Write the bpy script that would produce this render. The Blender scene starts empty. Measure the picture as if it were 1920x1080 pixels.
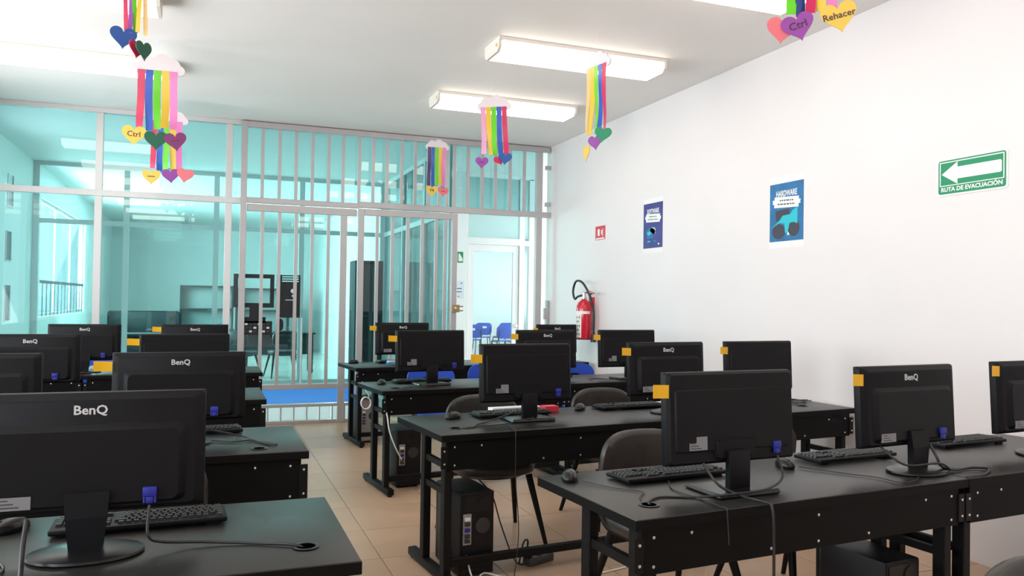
import bpy, bmesh, math, random
from mathutils import Matrix, Vector
random.seed(7)
S = bpy.context.scene
COL = S.collection
PI = math.pi

# ------------------------------------------------------------------ camera
cam_d = bpy.data.cameras.new('camera'); cam_d.sensor_width = 36.0; cam_d.lens = 1495.0/1920*36; cam_d.clip_start = .05
cam = bpy.data.objects.new('camera', cam_d); COL.objects.link(cam); S.camera = cam
cam.matrix_world = Matrix(((0.93427587, -0.01951757, -0.35601638, 0),
                           (-0.35623956, -0.00937473, -0.93434763, 0),
                           (0.01489864, 0.99976556, -0.01571151, 1.41), (0, 0, 0, 1)))
# ------------------------------------------------------------------ world, daylight, added fill lamps, exposure
W = bpy.data.worlds.new('sky'); S.world = W; W.use_nodes = True
W.node_tree.nodes['Background'].inputs[0].default_value = (.80, .92, 1, 1)
W.node_tree.nodes['Background'].inputs[1].default_value = 3.0
def area(name, loc, direction, sx, sy, power, col=(1, 1, 1)):
    l = bpy.data.lights.new(name, 'AREA'); l.shape = 'RECTANGLE'; l.size = sx; l.size_y = sy; l.energy = power; l.color = col
    o = bpy.data.objects.new(name, l); COL.objects.link(o); o.location = loc
    o.rotation_euler = Vector(direction).to_track_quat('-Z', 'Y').to_euler(); return o
area('daylight_left_windows', (-4.3, 3.0, 1.6), (1, 0, .42), 10.4, 2.8, 555, (1, .975, .97))
area('corridor_fill', (9.3, 10.4, 1.8), (-1, 0, .1), 1.7, 3.0, 170, (1, .99, .97))  # added lamp hidden past the right wall, brightens corridor and glass room
area('daylight_far_windows', (-2.75, 16.2, 2.1), (1, 0, -.35), 4.6, 1.6, 1000, (.95, 1, 1))
area('daylight_classroom_windows', (10.6, 16.5, 1.9), (-1, 0, .1), 8.0, 2.2, 260, (.93, 1, 1))
area('side_room_fill', (-2.72, 10.2, 1.75), (1, .12, -.35), 1.3, 2.2, 38, (.97, 1, 1))  # added lamp outside an invented window, brightens the neighbouring room
S.view_settings.view_transform = 'Standard'; S.view_settings.look = 'None'
S.view_settings.exposure = 0.0; S.view_settings.gamma = 1.0; S.view_settings.use_curve_mapping = False

# ------------------------------------------------------------------ materials
MATS = {}
def mat(name, col, rough=.5, metal=0., spec=.5, noise=0., nscale=8., bump=0., emit=None, estr=0., coat=0.):
    if name in MATS: return MATS[name]
    m = bpy.data.materials.new(name); m.use_nodes = True; nt = m.node_tree; b = nt.nodes['Principled BSDF']
    b.inputs['Base Color'].default_value = (*col, 1); b.inputs['Roughness'].default_value = rough
    b.inputs['Metallic'].default_value = metal; b.inputs['Specular IOR Level'].default_value = spec
    if coat: b.inputs['Coat Weight'].default_value = coat; b.inputs['Coat Roughness'].default_value = .08
    if noise or bump:
        tc = nt.nodes.new('ShaderNodeTexCoord'); n = nt.nodes.new('ShaderNodeTexNoise'); n.inputs['Scale'].default_value = nscale; n.inputs['Detail'].default_value = 4
        nt.links.new(tc.outputs['Object'], n.inputs['Vector'])
        if noise:
            r = nt.nodes.new('ShaderNodeValToRGB')
            r.color_ramp.elements[0].position = .3; r.color_ramp.elements[1].position = .7
            r.color_ramp.elements[0].color = (*[max(0, c*(1-noise)) for c in col], 1)
            r.color_ramp.elements[1].color = (*[min(1, c*(1+noise)) for c in col], 1)
            nt.links.new(n.outputs['Fac'], r.inputs['Fac']); nt.links.new(r.outputs['Color'], b.inputs['Base Color'])
        if bump:
            bp = nt.nodes.new('ShaderNodeBump'); bp.inputs['Strength'].default_value = bump; bp.inputs['Distance'].default_value = .004
            nt.links.new(n.outputs['Fac'], bp.inputs['Height']); nt.links.new(bp.outputs['Normal'], b.inputs['Normal'])
    if emit: b.inputs['Emission Color'].default_value = (*emit, 1); b.inputs['Emission Strength'].default_value = estr
    MATS[name] = m; return m
def glass(name, tint, rough=.0, ior=1.5):
    m = bpy.data.materials.new(name); m.use_nodes = True; nt = m.node_tree; nt.nodes.clear()
    o = nt.nodes.new('ShaderNodeOutputMaterial'); mx = nt.nodes.new('ShaderNodeMixShader'); t = nt.nodes.new('ShaderNodeBsdfTransparent')
    g = nt.nodes.new('ShaderNodeBsdfGlossy'); f = nt.nodes.new('ShaderNodeFresnel'); ge = nt.nodes.new('ShaderNodeNewGeometry'); ma = nt.nodes.new('ShaderNodeMath'); ma.operation = 'MULTIPLY_ADD'
    ma.inputs[1].default_value = 1/ior-ior; ma.inputs[2].default_value = ior          # same reflectance on both faces of the thin pane
    nt.links.new(ge.outputs['Backfacing'], ma.inputs[0]); nt.links.new(ma.outputs[0], f.inputs['IOR'])
    t.inputs['Color'].default_value = (*tint, 1); g.inputs['Roughness'].default_value = rough
    nt.links.new(f.outputs[0], mx.inputs[0]); nt.links.new(t.outputs[0], mx.inputs[1]); nt.links.new(g.outputs[0], mx.inputs[2]); nt.links.new(mx.outputs[0], o.inputs[0])
    MATS[name] = m; return m
M_wall = mat('white_wall_paint', (.805, .755, .765), .6, noise=.012, nscale=1.5, bump=.02)
M_ceil = mat('ceiling_paint', (.92, .888, .865), .7, noise=.015, nscale=1.2)
M_tile = mat('beige_floor_tile', (.53, .355, .235), .32, spec=.32, noise=.06, nscale=3.0)
M_grout = mat('floor_grout', (.26, .18, .125), .7)
M_alu = mat('grey_painted_steel', (.50, .48, .49), .38, metal=.25, noise=.03, nscale=5)
M_frame = mat('white_aluminium', (.70, .69, .69), .35, metal=.1)
M_white = mat('white_lacquer', (.88, .86, .87), .4)
M_glass = glass('teal_partition_glass', (.668, .858, .868), ior=1.6)
M_glass2 = glass('pale_inner_glass', (.80, .94, .93))
M_glass3 = glass('pale_door_glass', (.88, .985, .985))
M_clear = glass('clear_window_glass', (.97, .98, .98), ior=1.3)
M_top = mat('black_laminate', (.017, .0158, .0148), .36, noise=.15, nscale=30, spec=.5)
M_panel = mat('black_panel', (.003, .003, .0033), .55, spec=.13)
M_steel = mat('black_powder_steel', (.004, .004, .0045), .5, spec=.2)
M_plast = mat('black_plastic', (.0036, .0035, .0052), .5, spec=.2, bump=.03, nscale=300)
M_gloss = mat('black_gloss_plastic', (.007, .007, .008), .28, spec=.4)
M_screen = mat('dark_screen', (.006, .006, .008), .12)
M_key = mat('key_black', (.012, .012, .013), .45)
M_cable = mat('cable_black', (.012, .012, .013), .45)
M_cabw = mat('cable_white', (.75, .74, .72), .45)
M_logo = mat('logo_silver', (.55, .55, .56), .35)
M_label = mat('label_white', (.2, .2, .215), .5)
M_bar = mat('print_black', (.03, .03, .03), .5)
M_vga = mat('vga_blue', (.010, .016, .26), .45)
M_screw = mat('screw_zinc', (.72, .72, .72), .25, metal=.9)
M_note = mat('sticky_yellow', (.85, .46, .005), .6)
M_leather = mat('black_vinyl', (.030, .026, .024), .38, noise=.2, nscale=12, bump=.1)
M_blue = mat('blue_plastic', (.014, .075, .56), .35)
M_case = mat('pc_case_black', (.007, .0065, .008), .45, spec=.3)
M_io = mat('pc_back_metal', (.42, .40, .39), .4, metal=.6, noise=.2, nscale=40)
M_fix = mat('fixture_white', (.80, .74, .68), .45)
M_diff = mat('lamp_diffuser', (1, .96, .88), .5, emit=(1, .905, .77), estr=5.0)
M_brass = mat('lock_brass', (.45, .33, .16), .35, metal=.8)
M_red = mat('extinguisher_red', (.62, .012, .035), .22, coat=.5)
M_green = mat('sign_green', (.012, .27, .12), .5)
M_signw = mat('sign_white', (.86, .84, .82), .5)
M_red2 = mat('sign_red', (.66, .03, .06), .5)
M_paper = mat('paper_white', (.85, .82, .83), .6)
M_navy = mat('poster_indigo', (.045, .035, .22), .5, noise=.25, nscale=6)
M_pblue = mat('poster_blue', (.02, .15, .36), .5, noise=.25, nscale=6)
M_cyan = mat('poster_turquoise', (.02, .50, .60), .5)
M_dark = mat('poster_dark', (.05, .04, .06), .5)
M_decal = mat('vinyl_black', (.012, .016, .022), .5)
def translucent(name, col):
    m = bpy.data.materials.new(name); m.use_nodes = True; nt = m.node_tree; nt.nodes.clear()
    o = nt.nodes.new('ShaderNodeOutputMaterial'); mx = nt.nodes.new('ShaderNodeMixShader'); t = nt.nodes.new('ShaderNodeBsdfTranslucent'); d = nt.nodes.new('ShaderNodeBsdfDiffuse')
    t.inputs[0].default_value = (*col, 1); d.inputs[0].default_value = (*col, 1); mx.inputs[0].default_value = .65
    nt.links.new(d.outputs[0], mx.inputs[1]); nt.links.new(t.outputs[0], mx.inputs[2]); nt.links.new(mx.outputs[0], o.inputs[0]); return m
M_kick = translucent('kick_panel_blue', (.30, .58, .95)); M_frost = translucent('frosted_sheet', (.92, .95, .96))
M_fwhite = mat('frosted_white', (.85, .90, .93), .3)
M_fwall = mat('far_wall_white', (.86, .88, .87), .6, noise=.01, nscale=1)
M_ffloor = mat('far_floor_tile', (.62, .60, .56), .2, noise=.05, nscale=2)
M_furn = mat('dark_furniture', (.02, .022, .025), .5)
M_hole = mat('dark_slot_glass', (.05, .06, .075), .3)
RC = {'red': (.74, .02, .12), 'blue': (.02, .11, .60), 'green': (.16, .74, .02), 'yellow': (.96, .62, .05), 'pink': (.95, .25, .62), 'lpink': (.96, .45, .72), 'peach': (.96, .62, .26),
      'purple': (.22, .02, .16), 'violet': (.36, .07, .42), 'dgreen': (.005, .13, .07), 'navy': (.02, .06, .30), 'salmon': (.95, .20, .24), 'gold': (.98, .66, .10), 'dpurple': (.09, .03, .14), 'egreen': (.01, .30, .14), 'royal': (.02, .10, .40)}
RC = {k: tuple(c*.74 for c in v) for k, v in RC.items()}
def rcm(c): return mat('foam_'+c, RC[c], .55)
def satin(c): return mat('satin_'+c, RC[c], .30)
M_cloud = mat('cloud_foam', (.74, .66, .69), .8)

# ------------------------------------------------------------------ helpers
class MB:
    def __init__(s): s.v = []; s.f = []
    def add(s, vs, fs, M=None):
        n = len(s.v); s.v += [tuple(M @ Vector(v)) if M else tuple(v) for v in vs]; s.f += [tuple(i+n for i in f) for f in fs]; return s
    def box(s, x0, x1, y0, y1, z0, z1, M=None):
        return s.add([(x0,y0,z0),(x1,y0,z0),(x1,y1,z0),(x0,y1,z0),(x0,y0,z1),(x1,y0,z1),(x1,y1,z1),(x0,y1,z1)],
                     [(0,3,2,1),(4,5,6,7),(0,1,5,4),(1,2,6,5),(2,3,7,6),(3,0,4,7)], M)
    def bbox(s, x0, x1, y0, y1, z0, z1, b=.004, seg=2, M=None):
        bm = bmesh.new(); bmesh.ops.create_cube(bm, size=1)
        for v in bm.verts: v.co = Vector(((x0+x1)/2+v.co.x*(x1-x0), (y0+y1)/2+v.co.y*(y1-y0), (z0+z1)/2+v.co.z*(z1-z0)))
        bmesh.ops.bevel(bm, geom=bm.edges[:], offset=b, segments=seg, affect='EDGES', profile=.5, clamp_overlap=True)
        bm.verts.index_update(); s.add([v.co.copy() for v in bm.verts], [[v.index for v in f.verts] for f in bm.faces], M); bm.free(); return s
    def loft(s, rings, cap=True, M=None):
        n = len(rings[0]); vs = [p for r in rings for p in r]; fs = []
        for k in range(len(rings)-1):
            for i in range(n):
                j = (i+1) % n; fs.append((k*n+i, k*n+j, (k+1)*n+j, (k+1)*n+i))
        if cap: fs.append(tuple(range(n))[::-1]); fs.append(tuple((len(rings)-1)*n+i for i in range(n)))
        return s.add(vs, fs, M)
    def tube(s, path, r, n=8, M=None, ry=None):
        P = [Vector(p) for p in path]; rings = []
        up = Vector((0, 0, 1)); rs = r if isinstance(r, (list, tuple)) else [r]*len(P)
        prev = None
        for i, p in enumerate(P):
            t = (P[min(i+1, len(P)-1)] - P[max(i-1, 0)])
            if t.length < 1e-9: t = Vector((0, 0, 1))
            t.normalize()
            if prev is None: a = t.cross(up if abs(t.z) < .95 else Vector((0, 1, 0)))
            else:
                a = prev - t*prev.dot(t)
                if a.length < 1e-6: a = t.cross(up)
            a.normalize(); prev = a; b = t.cross(a)
            rings.append([p + a*rs[i]*math.cos(2*PI*k/n) + b*rs[i]*(ry or 1)*math.sin(2*PI*k/n) for k in range(n)])
        return s.loft(rings, True, M)
    def lathe(s, prof, n=24, M=None, sy=1.):
        return s.loft([[(r*math.cos(2*PI*k/n), sy*r*math.sin(2*PI*k/n), z) for k in range(n)] for r, z in prof], True, M)
    def prism(s, pts, z0, z1, M=None):
        return s.loft([[(x, y, z0) for x, y in pts], [(x, y, z1) for x, y in pts]], True, M)
    def mesh(s, name, smooth=None):
        me = bpy.data.meshes.new(name); me.from_pydata(s.v, [], s.f); me.update()
        bm = bmesh.new(); bm.from_mesh(me); bmesh.ops.recalc_face_normals(bm, faces=bm.faces[:]); bm.to_mesh(me); bm.free()
        if smooth is not None:
            me.shade_smooth(); me.set_sharp_from_angle(angle=math.radians(smooth))
        return me
    def build(s, name, m, parent=None, smooth=None, M=None):
        return link(name, s.mesh(name, smooth), m, parent, M)
def link(name, me, m, parent=None, M=None):
    o = bpy.data.objects.new(name, me)
    if m and not me.materials: me.materials.append(m)
    COL.objects.link(o)
    if parent: o.parent = parent
    if M: o.matrix_local = M
    return o
def thing(name, label, cat, loc=(0, 0, 0), rz=0., group=None):
    o = bpy.data.objects.new(name, None); COL.objects.link(o); o.location = loc; o.rotation_euler = (0, 0, rz); o.empty_display_size = .1
    tag(o, label, cat, group); return o
def tag(o, label, cat, group=None):
    o['label'] = label; o['category'] = cat
    if group: o['group'] = group
    return o
def struct(o, label=None, cat=None):
    o['kind'] = 'structure'
    if label: o['label'] = label; o['category'] = cat
    return o
def stext(name, label, cat, loc=(0, 0, 0)):
    return struct(thing(name, label, cat, loc))
def copy_tree(root, loc, rz, label, group=None):
    r = root.copy(); COL.objects.link(r); r.location = loc; r.rotation_euler = (0, 0, rz); r['label'] = label
    if group: r['group'] = group
    for ch in root.children:
        c = ch.copy(); COL.objects.link(c); c.parent = r
        for g in ch.children:
            d = g.copy(); COL.objects.link(d); d.parent = c
    return r
def crom(pts, n=7):
    P = [Vector(p) for p in pts]; P = [P[0]*2-P[1]] + P + [P[-1]*2-P[-2]]; out = []
    for i in range(1, len(P)-2):
        for k in range(n):
            t = k/n; a, b, c, d = P[i-1], P[i], P[i+1], P[i+2]
            out.append(.5*((2*b)+(c-a)*t+(2*a-5*b+4*c-d)*t*t+(3*b-a-3*c+d)*t**3))
    return out + [P[-2]]
def rrect(w, h, r, n=5, cx=0, cy=0):
    pts = []
    for qx, qy, a0 in ((1, 1, 0), (-1, 1, 90), (-1, -1, 180), (1, -1, 270)):
        for k in range(n+1):
            a = math.radians(a0+90*k/n); pts.append((cx+qx*(w/2-r)+r*math.cos(a), cy+qy*(h/2-r)+r*math.sin(a)))
    return pts
def text_mesh(txt, size, depth=.0006, bold=.0, shear=0., align='CENTER', spacing=1.):
    c = bpy.data.curves.new('t', 'FONT'); c.body = txt; c.size = size; c.extrude = depth; c.offset = bold; c.shear = shear
    c.align_x = align; c.align_y = 'CENTER'; c.resolution_u = 2; c.space_character = spacing
    o = bpy.data.objects.new('t', c); COL.objects.link(o)
    dg = bpy.context.evaluated_depsgraph_get(); me = bpy.data.meshes.new_from_object(o.evaluated_get(dg))
    bpy.data.objects.remove(o); bpy.data.curves.remove(c); return me
FACE_CAM = Matrix.Rotation(PI/2, 4, 'X')                       # a local xy drawing that faces -Y
def wallM(y, z, off=.0):                                        # a local xy drawing on the right wall, facing -X
    return Matrix(((0, 0, -1, 4.0-off), (-1, 0, 0, y), (0, 1, 0, z), (0, 0, 0, 1)))
def flat(pts, th=.001):
    return MB().prism(pts, 0, th)
def star_outline(circles, n=72, cx=0, cy=0):
    pts = []
    for k in range(n):
        a = 2*PI*k/n; d = Vector((math.cos(a), math.sin(a))); best = .01
        for (x, y, r) in circles:
            c = Vector((x-cx, y-cy)); b = d.dot(c); q = b*b-(c.length_squared-r*r)
            if q >= 0: best = max(best, b+math.sqrt(q))
        pts.append((cx+d.x*best, cy+d.y*best))
    return pts
def heart_outline(w, n=36):
    pts = []
    for k in range(n):
        t = 2*PI*k/n
        x = 16*math.sin(t)**3; y = 13*math.cos(t)-5*math.cos(2*t)-2*math.cos(3*t)-math.cos(4*t)
        pts.append((x*w/32, (y+2)*w/32))
    return pts[::-1]

# ------------------------------------------------------------------ the room shell
XL, XR, YB, YP, H = -2.4, 4.0, -5.0, 9.25, 3.345
fl = struct(MB().box(XL-.1, XR+.1, YB-.1, YP+.1, -.12, -.006).build('floor', M_grout))
TS = .555; tm = MB().bbox(0, TS-.005, 0, TS-.005, -.012, 0, b=.0012, seg=1).mesh('tile'); tm.materials.append(M_tile)
for i in range(-5, 8):
    for j in range(-9, 9):
        x, y = .91+TS*(i-1), 4.87+TS*j
        x0, x1, y0, y1 = max(x, XL), min(x+TS, XR), y, min(y+TS, YP+.05)
        if x1-x0 < .05 or y1-y0 < .05: continue
        if x1-x0 > TS-.001 and y1-y0 > TS-.001: link('tile', tm, None, fl, Matrix.Translation((x, y, 0)))
        else: MB().bbox(x0, x1-.005, y0, y1-.005, -.012, 0, b=.0012, seg=1).build('tile', M_tile, fl)
struct(MB().box(XR, XR+.12, YB, YP+.05, -.05, H+.1).build('wall_right', M_wall))
struct(MB().box(XL-.12, XR+.12, YB-.12, YB, -.05, H+.1).build('wall_back', M_wall))
struct(MB().box(XL-.12, XR+.12, YB-.12, YP+.06, H, H+.12).build('ceiling', M_ceil))
wl = MB()
wl.box(XL-.12, XL, YB, YP+.05, -.05, .95).box(XL-.12, XL, YB, YP+.05, 2.9, H+.05)
wins = [(-3.6, -.8), (-.6, 2.2), (2.4, 5.2), (5.4, 8.2)]
e = [YB] + [v for w in wins for v in w] + [YP+.05]
for k in range(0, len(e), 2): wl.box(XL-.12, XL, e[k], e[k+1], .95, 2.9)
struct(wl.build('wall_left', M_wall))
for k, (a, b) in enumerate(wins):
    w = stext('window_%d' % (k+2), 'aluminium daylight window in the left wall', 'window', (XL-.06, (a+b)/2, .95))
    f = MB(); hw = (b-a)/2
    f.box(-.03, .03, -hw, -hw+.05, 0, 1.95).box(-.03, .03, hw-.05, hw, 0, 1.95).box(-.03, .03, -hw+.05, hw-.05, 0, .05).box(-.03, .03, -hw+.05, hw-.05, 1.9, 1.95).box(-.03, .03, -.025, .025, .05, 1.9)
    f.build('window_frame', M_frame, w)
    for s in (-1, 1): MB().box(-.003, .003, min(s*.025, s*(hw-.05)), max(s*.025, s*(hw-.05)), .05, 1.9).build('pane', M_clear, w)

# ------------------------------------------------------------------ glass partition
win = stext('window_1', 'floor to ceiling teal glass partition in grey aluminium frame', 'partition', (0, YP, 0))
RZ0, RZ1 = 2.43, 2.495
def mull(x, z0, z1, w=.07, d=.06, m=None, y=0): return MB().bbox(x-w/2, x+w/2, y-d/2, y+d/2, z0, z1, b=.003, seg=1).build('mullion', m or M_frame, win)
for x in (XL+.035, -1.08, .19): mull(x, .0, H-.05)
MB().bbox(XL, .33, -.033, .033, RZ0, RZ1, b=.003, seg=1).build('transom_rail', M_frame, win)
MB().bbox(XL, 4.0, -.036, .036, H-.05, H, b=.003, seg=1).build('head_rail', M_frame, win)
MB().bbox(XL, .33, -.033, .033, .0, .09, b=.003, seg=1).build('sill_rail', M_frame, win)
def pane(x0, x1, z0, z1, y=.0, m=None, par=None, name='pane'): return MB().box(x0, x1, y-.003, y+.003, z0, z1).build(name, m or M_glass, par or win)
for x0, x1 in ((XL+.07, -1.115), (-1.045, .155), (.225, .33)):
    pane(x0, x1, .09, RZ0); pane(x0, x1, RZ1, H-.05)
# glazing behind the steel grilles
for x0, x1 in ((.35, 1.6), (1.6, 2.75), (2.75, 3.93)): pane(x0, x1, 2.5, H-.05, y=.03)
pane(.35, 1.0, .44, 2.42, y=.03); pane(1.0, 1.62, .44, 2.42, y=.036); pane(1.62, 2.72, .10, 2.42, y=.042)
MB().box(.985, 1.0, .02, .045, .44, 1.18).build('pane_edge', M_fwhite, win)
MB().box(.35, 1.62, .025, .035, .215, .385).build('kick_panel', M_kick, win)['label'] = 'sky blue kick panel'
for k in range(9):
    x = .36+.14*k; MB().box(x+.008, x+.135, .025, .033, .03, .185).build('frosted_panel', M_frost, win)

# steel security grilles in front of the glass
GY = -.06
def bars(par, xs, z0, z1, w=.036, d=.03, y=GY):
    for x in xs: MB().box(x-w/2, x+w/2, y-d/2, y+d/2, z0, z1).build('bar', M_alu, par)
g = thing('security_grille', 'fixed grey steel bar grille across the top of the glass partition', 'grille', (0, YP, 0))
MB().bbox(.31, 3.98, GY-.025, GY+.025, H-.075, H-.01, b=.003, seg=1).build('top_rail', M_alu, g)
MB().bbox(.31, 1.6, GY-.025, GY+.025, 2.44, 2.50, b=.003, seg=1).build('bottom_rail', M_alu, g)
MB().bbox(1.6, 4.0, GY-.034, GY+.034, 2.452, 2.52, b=.003, seg=1).build('bottom_rail', M_alu, g)
MB().bbox(.31, .375, GY-.03, GY+.03, .0, H-.01, b=.003, seg=1).build('post', M_alu, g)
MB().bbox(3.80, 3.88, GY-.03, GY+.03, .0, H-.075, b=.003, seg=1).build('post', M_alu, g)
bars(g, [.535, .716, .894, 1.073, 1.252, 1.414, 1.598, 1.759, 1.921, 2.095, 2.257, 2.42, 2.55, 2.648, 2.737, 2.911, 3.09, 3.263, 3.451, 3.642], 2.5, H-.07)
for z in (3.08, 2.62): MB().bbox(3.93, 3.995, GY-.02, GY+.02, z-.025, z+.025, b=.004).build('wall_bracket', M_alu, g)
b = MB().bbox(3.955, 3.98, GY-.03, GY+.03, 1.10, 1.42, b=.004); b.bbox(3.93, 3.96, GY-.02, GY+.02, 1.18, 1.32, b=.004); b.build('strike_plate', M_alu, g)
g = thing('fixed_gate', 'fixed grey barred gate leaf left of the sliding gate', 'gate', (0, YP, 0))
MB().bbox(.38, 1.58, GY-.02, GY+.02, 2.35, 2.43, b=.003, seg=1).build('top_rail', M_alu, g)
MB().bbox(.38, 1.66, GY-.02, GY+.02, .385, .44, b=.003, seg=1).build('middle_rail', M_alu, g)
MB().bbox(.38, 1.66, GY-.02, GY+.02, .185, .215, b=.003, seg=1).build('lower_rail', M_alu, g)
MB().bbox(.38, 1.66, GY-.02, GY+.02, .0, .035, b=.003, seg=1).build('bottom_rail', M_alu, g)
MB().bbox(1.395, 1.47, GY-.025, GY+.025, .0, 2.35, b=.003, seg=1).build('stile', M_alu, g)
bars(g, [.545, .727, .906, 1.083, 1.262], .44, 2.35)
for k in range(9): MB().box(.36+.14*k-.006, .36+.14*k+.006, GY-.01, GY+.01, .035, .185).build('short_bar', M_alu, g)
g = thing('sliding_gate', 'grey barred sliding gate with brass lock beside the doorway', 'gate', (0, YP-.055, 0))
for x in (1.62, 2.735): MB().bbox(x-.035, x+.035, GY-.022, GY+.022, .04, 2.435, b=.003, seg=1).build('stile', M_alu, g)
MB().bbox(1.655, 2.70, GY-.02, GY+.02, 2.36, 2.435, b=.003, seg=1).build('top_rail', M_alu, g)
MB().bbox(1.655, 2.70, GY-.02, GY+.02, .04, .10, b=.003, seg=1).build('bottom_rail', M_alu, g)
bars(g, [1.808, 1.985, 2.165, 2.34, 2.51, 2.62], .10, 2.36)
lk = MB().bbox(2.70, 2.80, GY-.05, GY-.02, 1.26, 1.35, b=.005).build('lock', M_brass, g)
MB().lathe([(.018, 0), (.018, .01), (.008, .012)], 14, Matrix.Translation((2.745, GY-.05, 1.305)) @ Matrix.Rotation(PI/2, 4, 'X')).build('keyhole', M_screw, lk, 40)
for z in (1.28, 1.33): MB().box(2.80, 2.845, GY-.042, GY-.028, z-.008, z+.008).build('bolt', M_brass, lk)

# flat vinyl cut-outs of a computer stuck on the glass
DY = YP+.018
def decal(name, label, x, z, shapes):
    t = thing(name, label, 'decal', (x, DY, z))
    for nm, m in shapes: m.build(nm, M_decal, t)
    return t
o = MB(); W_, H_ = .43, .37
o.box(-W_/2, W_/2, 0, .002, H_/2-.045, H_/2).box(-W_/2, W_/2, 0, .002, -H_/2, -H_/2+.05).box(-W_/2, -W_/2+.045, 0, .002, -H_/2+.05, H_/2-.045).box(W_/2-.045, W_/2, 0, .002, -H_/2+.05, H_/2-.045)
st = MB().box(-.045, .055, 0, .002, -.29, -.185).box(-.10, .13, 0, .002, -.355, -.29)
decal('monitor_decal', 'black vinyl monitor outline stuck on the glass', .475, 1.475, [('screen_outline', o), ('stand', st)])
o = MB(); o.box(-.11, .11, 0, .002, -.24, .15).box(-.11, -.09, 0, .002, .15, .24).box(.09, .11, 0, .002, .15, .24)
for k in range(4): o.box(-.09, .09, 0, .002, .15+.025*k, .162+.025*k)
t = decal('tower_decal', 'black vinyl computer tower cut-out stuck on the glass', .862, 1.42, [('case_outline', o)])
MB().lathe([(.024, 0), (.024, .002)], 20, Matrix.Translation((.03, -.001, .06)) @ Matrix.Rotation(PI/2, 4, 'X')).build('button', M_fwhite, t)
MB().lathe([(.012, 0), (.012, .002)], 16, Matrix.Translation((.03, -.001, .005)) @ Matrix.Rotation(PI/2, 4, 'X')).build('button', M_fwhite, t)
MB().box(-.05, .06, -.004, -.002, -.045, -.037).build('stripe', M_fwhite, t)
t = decal('keyboard_decal', 'black vinyl keyboard cut-out stuck on the glass', .52, 1.065, [('board', MB().box(-.155, .155, 0, .002, -.075, .075))])
for r in range(3):
    for k in range(6): MB().box(-.135+.046*k, -.105+.046*k, -.003, -.001, .03-.04*r, .052-.04*r).build('key_cutout', M_hole if (k+r) % 3 else M_fwhite, t)
decal('mouse_decal', 'black vinyl mouse cut-out stuck on the glass', .755, 1.10, [('body', MB().prism([(x*.8, y) for x, y in rrect(.1, .14, .048)], 0, .002, Matrix.Rotation(PI/2, 4, 'X')))])

# ------------------------------------------------------------------ rooms beyond the glass
YF, Y2, YH, XS = 23.4, 13.3, 11.5, 2.76
struct(MB().box(XL-.2, 11, YP+.1, YF+.2, -.12, 0).build('floor_far', M_ffloor))
struct(MB().box(XL-.2, 11, YP+.06, YF+.2, H, H+.12).build('ceiling_far', M_fwall))
fw = MB().box(XL-.12, XL, YP+.05, 9.5, 0, H).box(XL-.12, XL, 9.5, 10.9, 0, .6).box(XL-.12, XL, 9.5, 10.9, 2.95, H).box(XL-.12, XL, 10.9, 13.9, 0, H).box(XL-.12, XL, 18.6, YF, 0, H).box(XL-.12, XL, 13.9, 18.6, 0, 1.05).box(XL-.12, XL, 13.9, 18.6, 2.88, H)
struct(fw.build('wall_far_left', M_fwall))
struct(MB().box(XL-.12, 11, YF, YF+.12, 0, H).build('wall_far_end', M_fwall))
struct(MB().box(XR+.12, 9.6, YP-.07, YP+.05, 0, H).build('wall_corridor_near', M_fwall))
w = stext('window_13', 'added unseen window in side wall to light the neighbouring room', 'window', (XL-.06, 10.2, .6))  # invented opening out of view, lets the added side lamp in
MB().box(-.02, .02, -.7, -.66, 0, 2.35).box(-.02, .02, .66, .7, 0, 2.35).box(-.02, .02, -.66, .66, 0, .04).box(-.02, .02, -.66, .66, 2.31, 2.35).build('window_frame', M_frame, w)
MB().box(-.003, .003, -.66, .66, .04, 2.31).build('pane', M_clear, w)
w = stext('window_6', 'bright daylight window with railing in the far left wall', 'window', (XL-.06, 16.25, 1.05))
f = MB()
for y in (-2.35, -.8, .8, 2.30): f.box(-.012, .012, y, y+.04, 0, 1.83)
for z in (0, 1.78): f.box(-.012, .012, -2.35, 2.35, z, z+.05)
f.build('window_frame', M_frame, w)
MB().box(.02, .04, -2.35, 2.35, .52, .57).build('safety_rail', M_hole, w)
for k in range(14): MB().box(.024, .036, -2.3+.35*k, -2.27+.35*k, 0, .52).build('baluster', M_hole, w)
for k in range(3): MB().box(-.003, .003, -2.3+1.55*k, -.85+1.55*k, .05, 1.78).build('pane', M_clear, w)
for k, (y, z0, z1) in enumerate([(11.08, 2.53, 2.9), (11.85, 2.53, 2.93), (11.8, 1.83, 2.2), (11.8, 1.06, 1.51)]):
    w = stext('window_%d' % (7+k), 'narrow dark slot window in the white side wall', 'window', (XL, y, z0))
    MB().box(-.01, .004, -.13, .13, 0, z1-z0).build('pane', M_hole, w)
    MB().box(-.01, .012, -.15, .15, -.02, 0).box(-.01, .012, -.15, -.13, 0, z1-z0).box(-.01, .012, .13, .15, 0, z1-z0).build('window_frame', M_frame, w)
# inner glass partition at the back of the neighbouring room
w = stext('window_11', 'second glass partition at the back of the neighbouring room', 'partition', (0, Y2, 0))
for x in (XL+.04, -1.17, .10, 1.4, XS-.04): MB().box(x-.04, x+.04, -.03, .03, 0, H).build('mullion', M_frame, w)
MB().box(XL, XS, -.029, .029, 2.44, 2.51).build('transom_rail', M_frame, w); MB().box(XL, XS, -.029, .029, 0, .08).build('sill_rail', M_frame, w); MB().box(XL, XS, -.029, .029, H-.06, H).build('head_rail', M_frame, w)
for x0, x1 in ((XL+.08, -1.21), (-1.13, .06), (.14, 1.36), (1.44, XS-.08)):
    pane(x0, x1, .08, 2.44, m=M_glass2, par=w); pane(x0, x1, 2.51, H-.06, m=M_glass2, par=w)
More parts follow.
